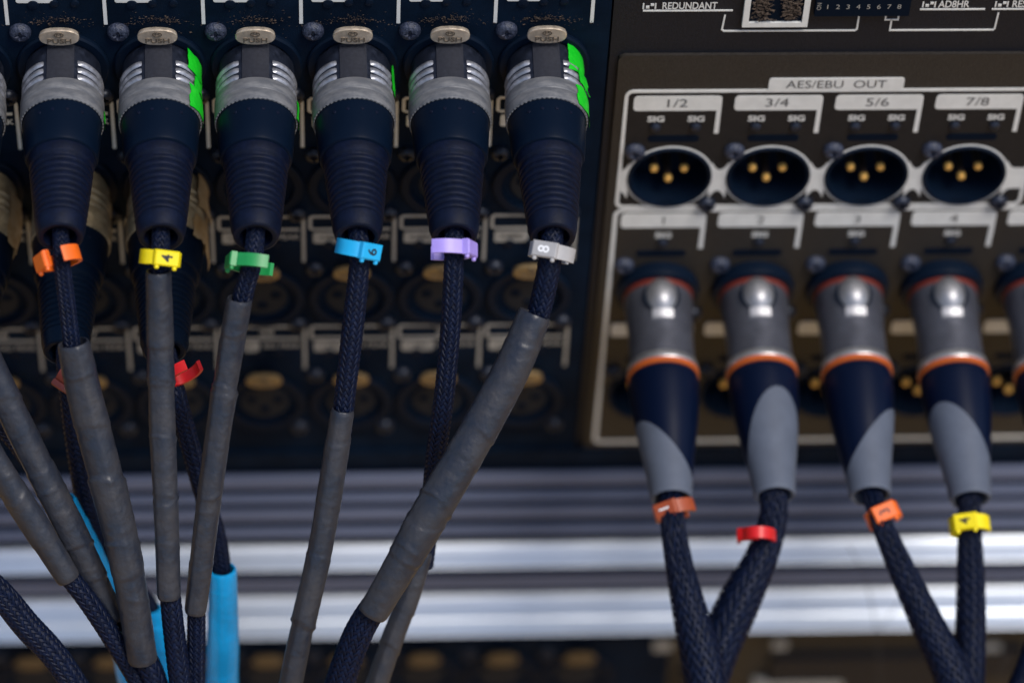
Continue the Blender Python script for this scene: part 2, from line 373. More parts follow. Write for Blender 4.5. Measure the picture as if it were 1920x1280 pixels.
# output side: print, sockets, screws, slots
YB = -0.72
b = MB()
b.stroke(rrect(27.0, 140.8, 58.0, 103.7, 2.0), 1.0, YB - 0.03, -0.4, closed=True)
b.stroke(rrect(26.9, 228, -46.4, 56.5, 2.0), 1.15, YB - 0.03, -0.4, closed=True)
b.part('printed_frame', 'print_white', box, 0)
b = MB(); b.prism(rrect(65.2, 102.0, 103.6, 108.4, 0.9, (0, 0, 1, 1)), YB - 0.06, -0.4); b.part('printed_label', 'print_white', box, 0)
b = MB(); add_text(b, 'AES/EBU  OUT', 4.1, (83.6, YB - 0.12, 106.0), sx=1.05); b.part('printed_text', 'print_dark', box, 0)
b = MB(); b.lathe([(0, 12.4), (0.12, 12.4), (0.12, 11.6), (0.0, 11.6)], (0, 0, 0), (0, -1, 0), (0, 0, 1), 64, cap=False)
ME_wring = b.mesh('white_ring', 0); ME_wring.materials.append(MATS['print_white'])
b = MB(); b.lathe([(0, 11.75), (0.55, 11.75), (0.9, 11.35), (0.6, 10.7), (-11.5, 10.2), (-11.5, 0)], (0, 0, 0), (0, -1, 0), (0, 0, 1), 64, cap=False)
ME_cup = b.mesh('socket_male'); ME_cup.materials.append(MATS['socket_black'])
b = MB(); b.lathe([(-11.5, 1.2), (-1.9, 1.2)], (0, 0, 0), (0, -1, 0), (0, 0, 1), 16)
ME_pin = b.mesh('pin'); ME_pin.materials.append(MATS['pin_shaft'])
b = MB(); b.lathe([(-2.0, 1.25), (-1.3, 1.25), (-0.7, 0.95), (-0.4, 0.0)], (0, 0, 0), (0, -1, 0), (0, 0, 1), 16)
ME_tip = b.mesh('pin_tip'); ME_tip.materials.append(MATS['gold'])
TXO = ['1/2', '3/4', '5/6', '7/8']
for r_, zc in enumerate(ZO):
    for k, xc in enumerate(XO):
        if r_ == 0 and k == 4: continue
        xl = xc - 12.4 if r_ else xc - 11.9
        b = MB(); zt = zc + 31.9; xr = xl + 23.4
        b.prism(rrect(xl, xr + 0.6, zt - 5.6, zt, 1.2, (1, 0, 1, 1)), YB - 0.05, -0.4)
        b.stroke([(xr, zt - 3), (xr, zc + 17.4)], 1.25, YB - 0.03, -0.4)
        b.part('printed_label', 'print_white', box, 0)
        b = MB(); add_text(b, TXO[k] if r_ == 0 else str((r_ - 1) * 8 + k + 1), 4.4, (xc - 0.4, YB - 0.12, zt - 2.8), sx=1.2); b.part('printed_text', 'print_dark', box, 0)
        b = MB(); lb = MB()
        for dx in ((-5.4, 5.6) if r_ == 0 else (0,)):
            add_text(b, 'SIG', 3.0, (xc + dx, YB - 0.1, zt - 8.8), sx=1.1, bold=0.1)
            lb.lathe([(0, 1.6), (0.6, 1.5), (1.1, 0.9), (1.2, 0)], (xc + dx, -0.6, zt - 12.0), (0, -1, 0), (0, 0, 1), 16)
        b.part('printed_text', 'print_white', box, 0); lb.part('indicator_lamps', 'screw_plain', box)
        MB().prism(rrect(xc - 7.2, xc + 7.0, zc + 14.2, zc + 16.6, 1.1), YB - 0.02, -0.4).part('vent_slot', 'hole', box, 0)
        s = put('socket', ME_cup, box, (xc, -0.55, zc))
        if r_ == 0: put('white_ring', ME_wring, s, (xc, -0.62, zc))
        if r_ != 1:
            for (dx, dz) in ((-4.2, 0.8), (4.2, 0.8), (0, -3.2)): put('pin', ME_pin, s, (xc + dx, 0.6, zc + dz)); put('pin_tip', ME_tip, s, (xc + dx, 0.6, zc + dz))
        put('screw', ME_screw if r_ < 2 else ME_screw2, box, (xc - 10.4, -0.5, zc + 10.6)); put('screw', ME_screw2, box, (xc + 11.2, -0.5, zc - 10.6))
b = MB()
for k in range(5):
    xa = 27.6 if k == 0 else XO[k - 1] + 11.4; xb = XO[k] - 11.4 if k < 4 else 140.4
    xm = [xa + (xb - xa) * t for t in np.linspace(0, 1, 9)]
    hi = []; lo = []
    for x in xm:
        d = min(abs(x - xa) if k > 0 else 9, abs(xb - x) if k < 4 else 9); e = 3.2 * max(0, 1 - d / 2.4) ** 2
        hi.append((x, 72.8 + e)); lo.append((x, 64.6 - e))
    MB().prism(hi + lo[::-1], YB + 0.02, -0.4).part('printed_band', 'print_white', box, 0)
# network and switch field at the top
b = MB(); dk = MB(); zo = 0.35
b.stroke([(29.4, 132.6), (53.2, 132.6)], 0.45, zo, 0.7)
b.stroke([(51.3, 131.2), (50.9, 125.6), (51.5, 125.1), (86.4, 125.1), (87.0, 125.6), (87.0, 130.4)], 0.45, zo, 0.7)
b.stroke([(94.2, 130.6), (94.2, 129.0), (97.6, 129.0), (97.6, 130.6)], 0.45, zo, 0.7)
b.stroke([(95.9, 129.0), (95.9, 125.1), (123.6, 125.1), (124.0, 125.6), (124.2, 131.6)], 0.45, zo, 0.7)
b.stroke([(103.0, 132.7), (120.4, 132.7)], 0.45, zo, 0.7); b.stroke([(122.2, 132.7), (142, 132.7)], 0.45, zo, 0.7)
for (t_, x_, z_, k_) in (('REDUNDANT', 41.6, 134.4, 0.68), ('DAISY  CHAIN', 41.6, 137.9, 0.66), ('AD8HR', 111.8, 134.6, 0.72), ('NATIVE', 111.8, 138.1, 0.72), ('RESUME', 131.8, 134.6, 0.72), ('REFRESH', 132.2, 138.1, 0.72)):
    add_text(b, t_, 3.5, (x_, zo - 0.05, z_), sx=k_, bold=0.06)
for (x, z) in ((31.0, 134.4), (31.0, 137.9), (105.2, 134.6), (105.2, 138.1), (124.6, 134.6), (124.6, 138.1)):
    b.stroke([(x - 1.6, z - 1.1), (x - 1.6, z + 1.1)], 0.4, zo, 0.7); b.stroke([(x + 1.6, z - 1.1), (x + 1.6, z + 1.1)], 0.4, zo, 0.7)
    b.box(x - 0.9, x + 0.0, zo, 0.7, z - 0.9, z - 0.1); b.box(x + 0.3, x + 1.2, zo, 0.7, z + 0.0, z + 0.7)
b.part('printed_text', 'print_white', box, 0)
b = MB(); b.stroke([(56.8, 155), (56.8, 128.2), (72.6, 128.2), (72.6, 155)], 1.6, -0.6, 0.7); b.part('network_port_frame', 'print_white', box, 20)
b = MB(); b.box(57.6, 71.8, 0.1, 0.75, 129.0, 155); np_ = b.part('network_port', 'hole', box, 20)
b = MB(); b.box(74.8, 100.0, -0.9, 0.65, 131.6, 146); b.part('switch_block', 'hole', box, 20)
b = MB()
for k in range(8): add_text(b, str(k + 1), 2.3, (78.0 + 2.72 * k, -0.97, 135.0), sx=1.05)
add_text(b, 'ON', 1.7, (75.8, -0.97, 135.3), ex=(0, 0, 1), ey=(-1, 0, 0)); b.part('printed_text', 'print_grey', box, 0)

# dust lying over the tabs and in the network port
b = MB()
def fleck(mb, c, r):
    v = [np.asarray(c) + rng.normal(size=3) * r * np.array([1.3, 0.5, 0.7]) for _ in range(5)]
    mb.add(v, [(0, 1, 2), (0, 2, 3), (0, 3, 4), (1, 2, 4), (1, 3, 4), (0, 1, 4), (2, 3, 4)])
for k, xc in enumerate(XC):
    for _ in range(150):
        u = rng.normal(0, 0.5); fleck(b, (xc + u * 9.5, -0.15 - abs(rng.normal(0, 0.15)), 130.9 + 1.4 * abs(u) ** 1.5 * (-1) + rng.normal(0, 0.7)), rng.uniform(0.05, 0.2))
    for _ in range(40): fleck(b, (xc + rng.uniform(-9, 9), -0.15, rng.uniform(121, 134)), rng.uniform(0.05, 0.16))
for _ in range(420):
    sgn = rng.choice([-1, 1]); fleck(b, (64.7 + sgn * min(6.2, abs(rng.normal(4.0, 1.3))), -0.1 - rng.uniform(0, 0.6), max(129.6, rng.normal(134.5, 2.6))), rng.uniform(0.15, 0.5))
d = b.top('dust', 'dust', (-60, 0, 132), 'brown dust and fluff clinging to the black panel', 'dust', kind='stuff', smooth=0)

# ------------------------------------------------------------------ ribbed aluminium panel and the unit under it
rib = empty('ribbed_panel', (0, 0, -147), 'ribbed aluminium rack panel with bright rails below the stage box', 'rack panel')
def ZP(py, Y=0.0): return W(700, py, Y)[2]            # height of a photo row on the rack's front
MB().box(-230, 260, 1.0, 12, -147.5, -56.2).part('backing', 'dark_gap', rib)
for (p1, p0) in ((890, 914), (925, 942), (953, 975), (988, 1006)):
    z1 = ZP(p1); z0 = ZP(p0, -1.6); b = MB()
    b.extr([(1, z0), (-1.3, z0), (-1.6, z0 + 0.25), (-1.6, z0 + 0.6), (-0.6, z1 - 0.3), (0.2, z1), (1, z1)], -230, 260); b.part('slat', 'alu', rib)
def rail(p1, p0, out, groove=None):
    z1 = ZP(p1); z0 = ZP(p0, -out); n = 18; pr = []
    for k in range(n + 1):
        t = k / n; z = z1 + (z0 - z1) * t; y = -out * t ** 0.8 if t < 0.93 else -out + 0.8 * ((t - 0.93) / 0.07) ** 2
        if groove and abs(t - groove) < 0.05: y += 1.0
        pr.append((y, z))
    pr += [(1, z0), (1, z1)]; b = MB(); b.extr(pr, -230, 260); return b
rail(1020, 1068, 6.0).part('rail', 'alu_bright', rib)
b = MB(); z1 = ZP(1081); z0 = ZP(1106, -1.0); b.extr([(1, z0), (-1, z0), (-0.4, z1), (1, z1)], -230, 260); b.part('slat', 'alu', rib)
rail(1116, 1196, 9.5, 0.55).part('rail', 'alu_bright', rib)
low = empty('stage_box', (0, 0, -330), 'lower black rack unit with a row of brass tabs under the bright rails', 'stage box')
MB().box(-230, 58, 0, 5, -330, -148.2).part('input_panel', 'panel_black', low)
MB().box(58.5, 260, 0.5, 5, -330, -148.2).part('output_panel', 'panel_brown', low)
MB().box(-230, 260, 5.2, 330, -330, -148.2).part('housing', 'panel_black', low)
for k in range(8):
    xc = -149.8 + 25.4 * k; zc = -152.2 - 14.6 - 0.012 * (xc + 150)
    s = put('socket', ME_rim, low, (xc, 0, zc)); put('socket_insert', ME_insert, s, (xc, 0, zc)); put('push_tab', ME_tab3, s, (xc, 0, zc + 14.6))
    put('screw', ME_screw2, low, (xc - 10.4, 0, zc + 12.6))
for (px, py, wd, hh) in ((1242, 1206, 6, 5), (1462, 1205, 5, 4), (1850, 1215, 9, 5)):
    c = W(px, py); MB().prism(rrect(c[0] - wd / 2, c[0] + wd / 2, c[2] - hh / 2, c[2] + hh / 2, 0.8), -1.2, 0.4).part('printed_label', 'print_grey', low)
for (x0, x1, z0, z1) in ((62, 78, -190, -166), (92, 150, -186, -160), (160, 176, -172, -158)):
    MB().prism(rrect(x0, x1, z0, z1, 1.5), -2, 0.4).part('cover_plate', 'panel_strip', low)
c = W(1500, 1275); MB().prism(rrect(c[0] - 16, c[0] + 14, c[2] - 9, c[2] + 1.6, 0.8), -2.6, 0.4).part('printed_label', 'print_grey', low)

# ------------------------------------------------------------------ cables
def braided_part(pts, wpx, thing, name='braided_sleeve', N=14, alpha=32, cover=0.86, step=0.5, lift=0.16):
    C, s = path_of(pts, wpx, step); r = C[:, 3]; C = C[:, :3]
    br = braid(C, r - 0.1, s, N, alpha, cover, lift=lift).part(name, 'braid', thing, 60, kind='stuff')
    cb = MB(); tube(cb, C, r - 0.42, 20, cap=True); cb.part('cable_core', 'braid_core', thing)
    return C
def path_of(pts, wpx, step):
    """pts: list of (px, py, Y) or world points tagged 'w'; wpx: widths in photo pixels -> points + radius"""
    P = []
    for p, wv in zip(pts, wpx):
        q = np.array(p[1:], float) if p[0] == 'w' else W(*p)
        P.append([*q, wv / 2 * depth(q) / FPX])
    if pts[-1][0] != 'w' and pts[-1][1] >= 1330:          # the cable runs on downwards below the picture
        a_ = np.array(P[-2]); z_ = np.array(P[-1]); d_ = nrm(z_[:3] - a_[:3])
        P.append([*(z_[:3] + d_ * 45), z_[3]]); P.append([*(z_[:3] + d_ * 60 + np.array([0, -4, -70])), z_[3]])
    return smooth_path(P, step)
def shrink_part(pts, wpx, thing, material='shrink', rings=(), crease=None, seed=0, name='heat_shrink', open_end=False):
    C, s = path_of(pts, wpx, 0.5); r = C[:, 3]; C = C[:, :3]; rg = np.random.default_rng(seed)
    ph0 = rg.uniform(0, 6.28, 6); n = len(C); L = s[-1]
    cr = crease if crease is not None else 0.7
    seams = [(rc * L, amp, sl) for rc, amp, sl in rings]; q_ = 8.0
    while q_ < L - 6 and material == 'shrink': seams.append((q_, rg.uniform(0.05, 0.22), rg.uniform(-2.2, 2.2))); q_ += rg.uniform(9, 20)
    while q_ < L - 4 and material != 'shrink': seams.append((q_, rg.uniform(0.05, 0.2), rg.uniform(-3.5, 3.5))); q_ += rg.uniform(5, 11)
    steps = [(c_, rg.uniform(-0.16, 0.16), sl) for c_, _, sl in seams]
    def fn(i, rad, ph):
        u = s[i]; q = np.full(len(ph), rad)
        q = q * (1 + 0.018 * np.sin(2 * ph + ph0[0] + u * 0.05) + 0.012 * np.sin(3 * ph + ph0[1] - u * 0.11) + 0.006 * np.sin(u * 0.45 + 2 * ph + ph0[2]) + 0.004 * np.sin(u * 1.7 - 3 * ph + ph0[3]))
        d = np.abs((ph - cr + math.pi) % (2 * math.pi) - math.pi); q = q * (1 + 0.07 * np.exp(-(d / 0.13) ** 2))   # lengthwise crease
        for (rc, amp, sl), (_, stp, _s) in zip(seams, steps):
            z_ = (u - rc) + sl * np.cos(ph - 0.4)
            q = q + amp * np.exp(-(z_ / 0.5) ** 2) * (0.6 + 0.4 * np.sin(2 * ph + rc)) + stp * np.exp(-np.abs(z_) / 6.0) * np.tanh(z_ / 0.35)
        e = min(u, L - u)
        if e < 1.2: q = q - 0.28 * (1 - e / 1.2) ** 2
        return q
    mb = MB(); tube(mb, C, r, 36, fn); 
    # turned-in rims so that the sleeve has a wall
    T, U, V = frames(C)
    for (i, dd) in ((0, 1), (n - 1, -1)):
        pp = np.linspace(0, 2 * math.pi, 36, endpoint=False); q0 = fn(i, r[i], pp); k = len(mb.v)
        base = 0 if i == 0 else (n - 1) * 36
        for p, q in zip(pp, q0): mb.v.append(C[i] + (U[i] * math.cos(p) + V[i] * math.sin(p)) * (q - 0.45))
        for p, q in zip(pp, q0): mb.v.append(C[i] + T[i] * dd * 5 + (U[i] * math.cos(p) + V[i] * math.sin(p)) * (q - 0.55))
        for a in range(36):
            a2 = (a + 1) % 36; mb.f.append((base + a, base + a2, k + a2, k + a)); mb.f.append((k + a, k + a2, k + 36 + a2, k + 36 + a))
    mb.part(name, material, thing, 50); return C

def ring_patch(mb, c, a, u, rad, a0, a1, t0, t1, rag=0.5, seed=0, lift=0.12, flare=0.0, na=14, ntt=14):
    """ragged scrap of tape lying round a plug"""
    rg = np.random.default_rng(seed); c = np.asarray(c, float); a = nrm(a); u = nrm(np.asarray(u) - a * np.dot(u, a)); r = np.cross(u, a)
    sm_ = lambda x: np.convolve(np.pad(x, 2, 'edge'), [0.15, 0.22, 0.26, 0.22, 0.15], 'valid'); lo = sm_(rg.normal(0, rag * 1.6, na + 1)); hi = sm_(rg.normal(0, rag * 1.6, na + 1)); v = []; f = []
    e0 = sm_(rg.normal(0, rag * 0.09, ntt + 1)) + rg.normal(0, rag * 0.008, ntt + 1); e1 = sm_(rg.normal(0, rag * 0.09, ntt + 1))
    for lay in (0, 1):
        for i in range(na + 1):
            for j in range(ntt + 1):
                x = i / na; y = j / ntt
                ph = (a0 + e0[j]) + ((a1 + e1[j]) - (a0 + e0[j])) * x; t = (t0 + lo[i]) + ((t1 + hi[i]) - (t0 + lo[i])) * y
                rr = (rad(t) if callable(rad) else rad) + lift + 0.12 * lay + flare * x ** 2 * (0.6 + 0.4 * math.sin(5 * y + seed)) + 0.06 * math.sin(7 * y + 3 * x + seed)
                v.append(c + a * t + (u * math.cos(ph) + r * math.sin(ph)) * rr)
    m_ = ntt + 1; o = (na + 1) * m_
    for i in range(na):
        for j in range(ntt):
            q = (i * m_ + j, i * m_ + j + 1, (i + 1) * m_ + j + 1, (i + 1) * m_ + j); f.append(q); f.append(tuple(x + o for x in q[::-1]))
    return mb.add(v, f)

SHELL_R = 10.2
def silver_plug(thing, base, end, old=False, greenish=False, seed=0):
    """plug with ribbed metal shell, clear coding ring and ribbed black boot; base = socket centre, end = boot tip centre"""
    base = np.asarray(base, float); end = np.asarray(end, float); a = nrm(end - base); L = np.linalg.norm(end - base); k = L / 61.0
    u = nrm(np.array([0, 0, 1.0]) - a * a[2]); r = np.cross(u, a)
    sm = 'shell_old' if old else 'shell_gun'; rm = 'shell_old' if old else 'shell_rib'
    b = MB(); b.lathe([(-1, 9.1), (1.2, 9.3), (1.6, 9.9), (5, SHELL_R), (14.6, SHELL_R), (14.6, 9.0)], base, a, u, 64); sh = b.part('shell', sm, thing)
    for t in (7.6, 10.1, 12.5):                            # grip ridges, interrupted by the flat plate on top
        b = MB(); pr = [(t - 0.95, SHELL_R - 0.1), (t - 0.6, SHELL_R + 0.42), (t + 0.1, SHELL_R + 0.55), (t + 0.75, SHELL_R + 0.3), (t + 0.95, SHELL_R - 0.1)]
        def fn(tt, rad, ph):
            e = min(ph - 0.42, 2 * math.pi - 0.42 - ph); q = max(0, min(1, e / 0.12)); return tt, (SHELL_R - 0.15) + (rad - SHELL_R + 0.15) * q
        b.lathe(pr, base, a, u, 72, fn, a0=0.42, a1=2 * math.pi - 0.42); b.part('grip_ridge', rm, sh, 60)
    b = MB(); h = 3.55; pts = []
    for (t, wv) in ((2.0, h), (14.0, h)):
        for x in (-wv, -wv * 0.5, 0, wv * 0.5, wv): pts.append((t, x))
    v = []
    for lift in (0.45, -0.8):
        for (t, x) in pts: v.append(base + a * t + r * x + u * (math.sqrt(SHELL_R ** 2 - x * x) + lift))
    f = [(i, i + 1, i + 6, i + 5) for i in range(4)] + [(0, 1, 11, 10), (1, 2, 12, 11), (2, 3, 13, 12), (3, 4, 14, 13), (5, 15, 16, 6), (6, 16, 17, 7), (7, 17, 18, 8), (8, 18, 19, 9), (0, 10, 15, 5), (4, 9, 19, 14)]
    b.add(v, f); b.part('key_plate', 'shell_old' if old else 'key_plate', sh, 30)
    b = MB()
    def fs(tt, rad, ph):
        if tt > 20.5: tt = tt + 0.13 * math.cos(52 * ph)
        return tt, rad
    b.lathe([(14.0, 10.1), (14.0, 10.75), (14.4, 10.95), (17.5, 10.98), (17.7, 10.9), (17.9, 10.98), (20.7, 10.9), (21.2, 10.8), (21.25, 10.45)], base, a, u, 208, fs, cap=False)
    b.part('coding_ring', 'shell_old' if old else ('ring_green' if greenish else 'ring_clear'), thing, 40)
    b = MB(); b.lathe([(19, 10.0), (21.0, 10.3), (23.0, 10.2), (30 * k, 9.8), (33.4 * k, 9.55), (34.3 * k, 9.25), (34.7 * k, 8.6), (34.7 * k, 7)], base, a, u, 64)
    col = b.part('collar', 'collar', thing)
    for ph in (-0.55, -0.18, 0.2, 0.6):
        q = MB(); q.lathe([(0, 0.55), (0.25, 0.45), (0.3, 0)], base + a * 24.2 + (u * math.cos(ph) + r * math.sin(ph)) * 10.05, u * math.cos(ph) + r * math.sin(ph), a, 10); q.part('collar_stud', 'rubber', col)
    pr = [(34.0 * k, 7.0), (34.2 * k, 8.55), (35.2 * k, 8.75), (37.4 * k, 8.35), (38.0 * k, 7.7)]
    t = 38.6 * k; nr = 9
    for i in range(nr):
        q = i / (nr - 1); R0 = 8.15 - 1.45 * q; st = 1.92 * k
        pr += [(t, R0 - 0.55), (t + 0.22 * st, R0 - 0.06), (t + 0.55 * st, R0 + 0.05), (t + 0.78 * st, R0 - 0.08), (t + 0.94 * st, R0 - 0.58)]; t += st
    pr += [(t + 0.3, 6.55), (t + 2.0, 6.45), (L - 1.0, 5.95), (L - 0.3, 5.8), (L, 5.3), (L - 0.15, 4.3), (L - 4, 3.6), (L - 6, 2.0)]
    b = MB(); b.lathe(pr, base, a, u, 64, cap=False); b.part('boot', 'collar' if old else 'rubber', thing, 28)  # row B boots use the low-specular collar black to paint in row A's shade
    return a, u

def orange_plug(thing, base, end, twist, slope=1.6, cut=0.62):
    base = np.asarray(base, float); end = np.asarray(end, float); a = nrm(end - base); L = np.linalg.norm(end - base)
    u = nrm(np.array([0, 0, 1.0]) - a * a[2]); r = np.cross(u, a)
    b = MB(); b.lathe([(-0.5, 11.6), (1.6, 12.2), (2.9, 11.9), (3.3, 10.2), (2.6, 9.8)], base, a, u, 64); b.part('flange', 'socket_black', thing)
    b = MB(); b.lathe([(2.9, 9.6), (3.0, 10.05), (4.3, 10.0), (4.6, 9.7)], base, a, u, 64); b.part('red_ring', 'ring_red', thing)
    T1 = 0.42 * L
    b = MB(); b.lathe([(3.8, 9.2), (4.4, 9.75), (6.0, 9.85), (T1 * 0.55, 9.25), (T1 * 0.8, 9.25), (T1 - 1.6, 9.75), (T1 - 1.2, 9.75), (T1 - 1.2, 8)], base, a, u, 64); bd = b.part('body', 'plug_grey', thing)
    b = MB(); b.lathe([(T1 - 2.6, 9.6), (T1 - 2.2, 9.95), (T1 - 0.3, 10.3), (T1, 10.2)], base, a, u, 64); b.part('silver_band', 'chrome', thing)
    b = MB(); b.lathe([(T1 - 0.1, 9.6), (T1, 10.15), (T1 + 1.3, 10.2), (T1 + 1.6, 9.8)], base, a, u, 64); b.part('orange_ring', 'ring_orange', thing)
    # latch: domed button in a recess on the top of the body
    b = MB(); c = base + a * 8.4 + u * 8.9
    def dome(mb, c, la, wr, h, p=2.4):
        v = [c + u * h]; f = []; nr_, ns = 7, 28
        for i in range(1, nr_ + 1):
            q = i / nr_
            for k in range(ns):
                t = 2 * math.pi * k / ns; v.append(c + a * (math.cos(t) * la * q) + r * (math.sin(t) * wr * q) + u * (h * (1 - q ** p)))
        for k in range(ns): f.append((0, 1 + k, 1 + (k + 1) % ns))
        for i in range(nr_ - 1):
            for k in range(ns): f.append((1 + i * ns + k, 1 + i * ns + (k + 1) % ns, 1 + (i + 1) * ns + (k + 1) % ns, 1 + (i + 1) * ns + k))
        mb.add(v, f)
    dome(b, c, 6.0, 4.7, 3.3, 2.6); bt = b.part('latch_button', 'satin', thing, 60)
    b = MB(); o = [c + a * 4.6 + u * 0.3]
    v = []
    for (t, hgt) in ((4.3, 0.5), (5.2, 1.5), (7.6, 0.85), (8.3, -0.6)):
        for x in (-3.0, -1.5, 0, 1.5, 3.0): v.append(c + a * t + r * x + u * (hgt - x * x * 0.055))
    f = [(i * 5 + j, i * 5 + j + 1, (i + 1) * 5 + j + 1, (i + 1) * 5 + j) for i in range(3) for j in range(4)]
    b.add(v, f); b.part('latch_step', 'satin', bt, 40)
    b = MB(); b.lathe([(0, 5.0), (0.12, 5.3), (0.3, 5.0), (0.05, 4.4)], base + a * 9.0 + u * 9.25, u, a, 32, cap=False); b.part('latch_recess', 'hole', bd)
    # boot, two colours meeting on a slanting cut
    pr = [(T1 + 1.6, 9.0), (T1 + 1.9, 9.75), (T1 + 4, 9.95), (T1 + 9, 9.7), (L * 0.66, 8.9), (L * 0.8, 7.4), (L * 0.92, 6.2), (L - 0.8, 5.75), (L, 5.3), (L - 0.2, 4.6), (L - 5, 4.0), (L - 7, 2.0)]
    def prof(q): 
        C2, _ = smooth_path([[p[0], p[1], 0] for p in pr[1:8]], 0.8); return [pr[0]] + [(x[0], x[1]) for x in C2] + pr[8:]
    full = MB(); full.lathe(prof(0), base, a, u, 72, cap=False)
    side = u * math.cos(twist) + r * math.sin(twist)
    pn = nrm(a + side * slope); pc = base + a * (L * cut)
    for (name, material, inner) in (('boot_collar', 'collar_blue', False), ('boot_tip', 'boot_grey', True)):
        bm = bmesh.new(); vs = [bm.verts.new(tuple(x)) for x in full.v]
        for q in full.f: bm.faces.new([vs[i] for i in q])
        bmesh.ops.bisect_plane(bm, geom=bm.verts[:] + bm.edges[:] + bm.faces[:], plane_co=Vector(pc), plane_no=Vector(pn), clear_inner=inner, clear_outer=not inner)
        bm.verts.index_update(); mb = MB()
        k = 0.0
        mb.v = [np.array(vv.co) for vv in bm.verts]; mb.f = [tuple(vv.index for vv in ff.verts) for ff in bm.faces]; bm.free()
        if inner: mb.v = [x + nrm(x - base - a * np.dot(x - base, a)) * 0.12 for x in mb.v]
        mb.part(name, material, thing, 40)
    return a, u

# --- clip-on cable markers
def marker(p, tang, colour, label, head=None, digit=None, ink='ink_black', rad=4.3, gap=(2.4, 3.6), rot=0.0, tilt=0.0, roll=0.0, h=3.7, group=None, flat=1.0, pegs=True, flare=1.3):
    p = np.asarray(p, float); a = nrm(tang); f = -R[2]; f = nrm(f - a * np.dot(f, a)); s = np.cross(f, a)   # s: image left/right
    if np.dot(s, R[0]) < 0: s = -s
    M = Matrix.Rotation(tilt, 3, Vector(s)) @ Matrix.Identity(3); M = Matrix.Rotation(roll, 3, Vector(f)) @ M
    a, f, s = (np.array(M @ Vector(x)) for x in (a, f, s))
    th = empty('cable_marker', p, label, 'cable marker', group)
    # angles measured from the front (towards the viewer), positive to image right
    def pt(ph, rr, z): ph = ph + rot; return p + f * (math.cos(ph) * rr * flat) + s * (math.sin(ph) * rr) + a * z
    g0, g1 = gap; b = MB(); n = 40; t = 0.5
    ang = np.linspace(g1, g0 + 2 * math.pi, n)
    v = []; fc = []
    for i, ph in enumerate(ang):
        spread = flare * max(0, 1 - min(i, n - 1 - i) / 9) ** 1.5           # the free ends flare outwards
        for (rr, z) in ((rad - t, -h / 2), (rad + t, -h / 2), (rad + t, h / 2), (rad - t, h / 2)): v.append(pt(ph, rr + spread, z))
    for i in range(n - 1):
        for j in range(4): fc.append((i * 4 + j, i * 4 + (j + 1) % 4, (i + 1) * 4 + (j + 1) % 4, (i + 1) * 4 + j))
    fc += [(0, 1, 2, 3), ((n - 1) * 4 + 3, (n - 1) * 4 + 2, (n - 1) * 4 + 1, (n - 1) * 4)]
    b.add(v, fc); b.part('band', 'clip_' + colour, th, 40)
    if head is not None:
        ph = head + rot; o = f * math.cos(ph) * flat + s * math.sin(ph); o = nrm(o); e = nrm(np.cross(a, o)); 
        if np.dot(e, R[0]) < 0: e = -e
        c = p + o * (rad * 0.95 + 0.4); wd, hh, dp = 3.3, h / 2 + 0.2, 0.9
        b = MB(); vv = []; ch = 0.35
        for (dz, k) in ((-dp, 1.0), (dp - ch, 1.0), (dp, 0.0)):
            for (x, z) in ((-wd, -hh), (wd, -hh), (wd, hh), (-wd, hh)):
                vv.append(c + e * (x - math.copysign(ch, x) * (1 - k)) + a * (z - math.copysign(ch, z) * (1 - k)) + o * dz)
        b.add(vv, [(0, 1, 2, 3), (11, 10, 9, 8)] + [(i * 4 + j, i * 4 + (j + 1) % 4, (i + 1) * 4 + (j + 1) % 4, (i + 1) * 4 + j) for i in range(2) for j in range(4)])
        hd = b.part('flag', 'clip_' + colour, th, 30)
        if pegs:
            for x in (-wd * 0.72, wd * 0.72):
                b = MB(); b.lathe([(-0.5, 0.62), (0.7, 0.6), (0.95, 0.35), (0.95, 0)], c + e * x + a * hh, a, o, 12); b.part('peg', 'clip_' + colour, hd)
        if digit:
            b = MB(); add_text(b, digit, 4.2, c + o * (dp + 0.05), ex=-a, ey=-e, sx=0.95, bold=0.08); b.part('digit', ink, hd, 0)
    return th

ENDY = -59.0
def left_cable(name_label, k, row, endpx, seed, **kw):
    xc = XC[k]; zc = ROWS[row]; base = (xc, 0, zc); th = empty('audio_cable', base, name_label, 'cable', 'cables plugged into the input sockets')
    end = W(*endpx); a, u = silver_plug(th, base, end, seed=seed, **kw); return th, np.array(base, float), end, a, u
def into(end, a): p = end - a * 3.0; return ('w', *p)
def Yl(py, y0=-60.0, y1=-120.0): return y0 + (py - 450) / 830.0 * (y1 - y0)
def P(px, py, dy=0.0): return (px, py, Yl(py) + dy)

# row A, marked 3 to 8
th, b0, en, a, u = left_cable('cable with orange clip, fat mottled grey sleeve running down to the right', 1, 'A', (113, 446, ENDY), 1)
braided_part([into(en, a), P(117, 500), P(128, 590), P(140, 690, -1)], [31, 31, 31, 31], th)
shrink_part([P(137, 642, -2), P(160, 745, -2), P(200, 900, -3), P(238, 1060, -4), P(268, 1238, -4)], [62, 66, 66, 62, 57], th, rings=((0.42, 0.25, 2), (0.62, 0.35, 1.5), (0.8, 0.3, 2)), seed=1, crease=-0.3)
braided_part([P(262, 1215, -3), P(285, 1262, -3), P(305, 1330, -3)], [44, 46, 46], th)
b = MB(); ring_patch(b, b0, a, u, 10.95, 1.42, 1.75, 18, 21.0, 0.4, 3); b.part('tape_scrap', 'tape_green', th)
marker(W(112, 484, Yl(484) - 1), W(120, 520, Yl(520)) - W(112, 470, Yl(470)), 'orange', 'orange clip split open at the front, on the braid above the mottled sleeve', rad=4.9, gap=(-0.26, 0.36), flare=0.6, h=3.9, tilt=-0.45, roll=0.2, head=-0.95, group='clips on the left loom', pegs=True)

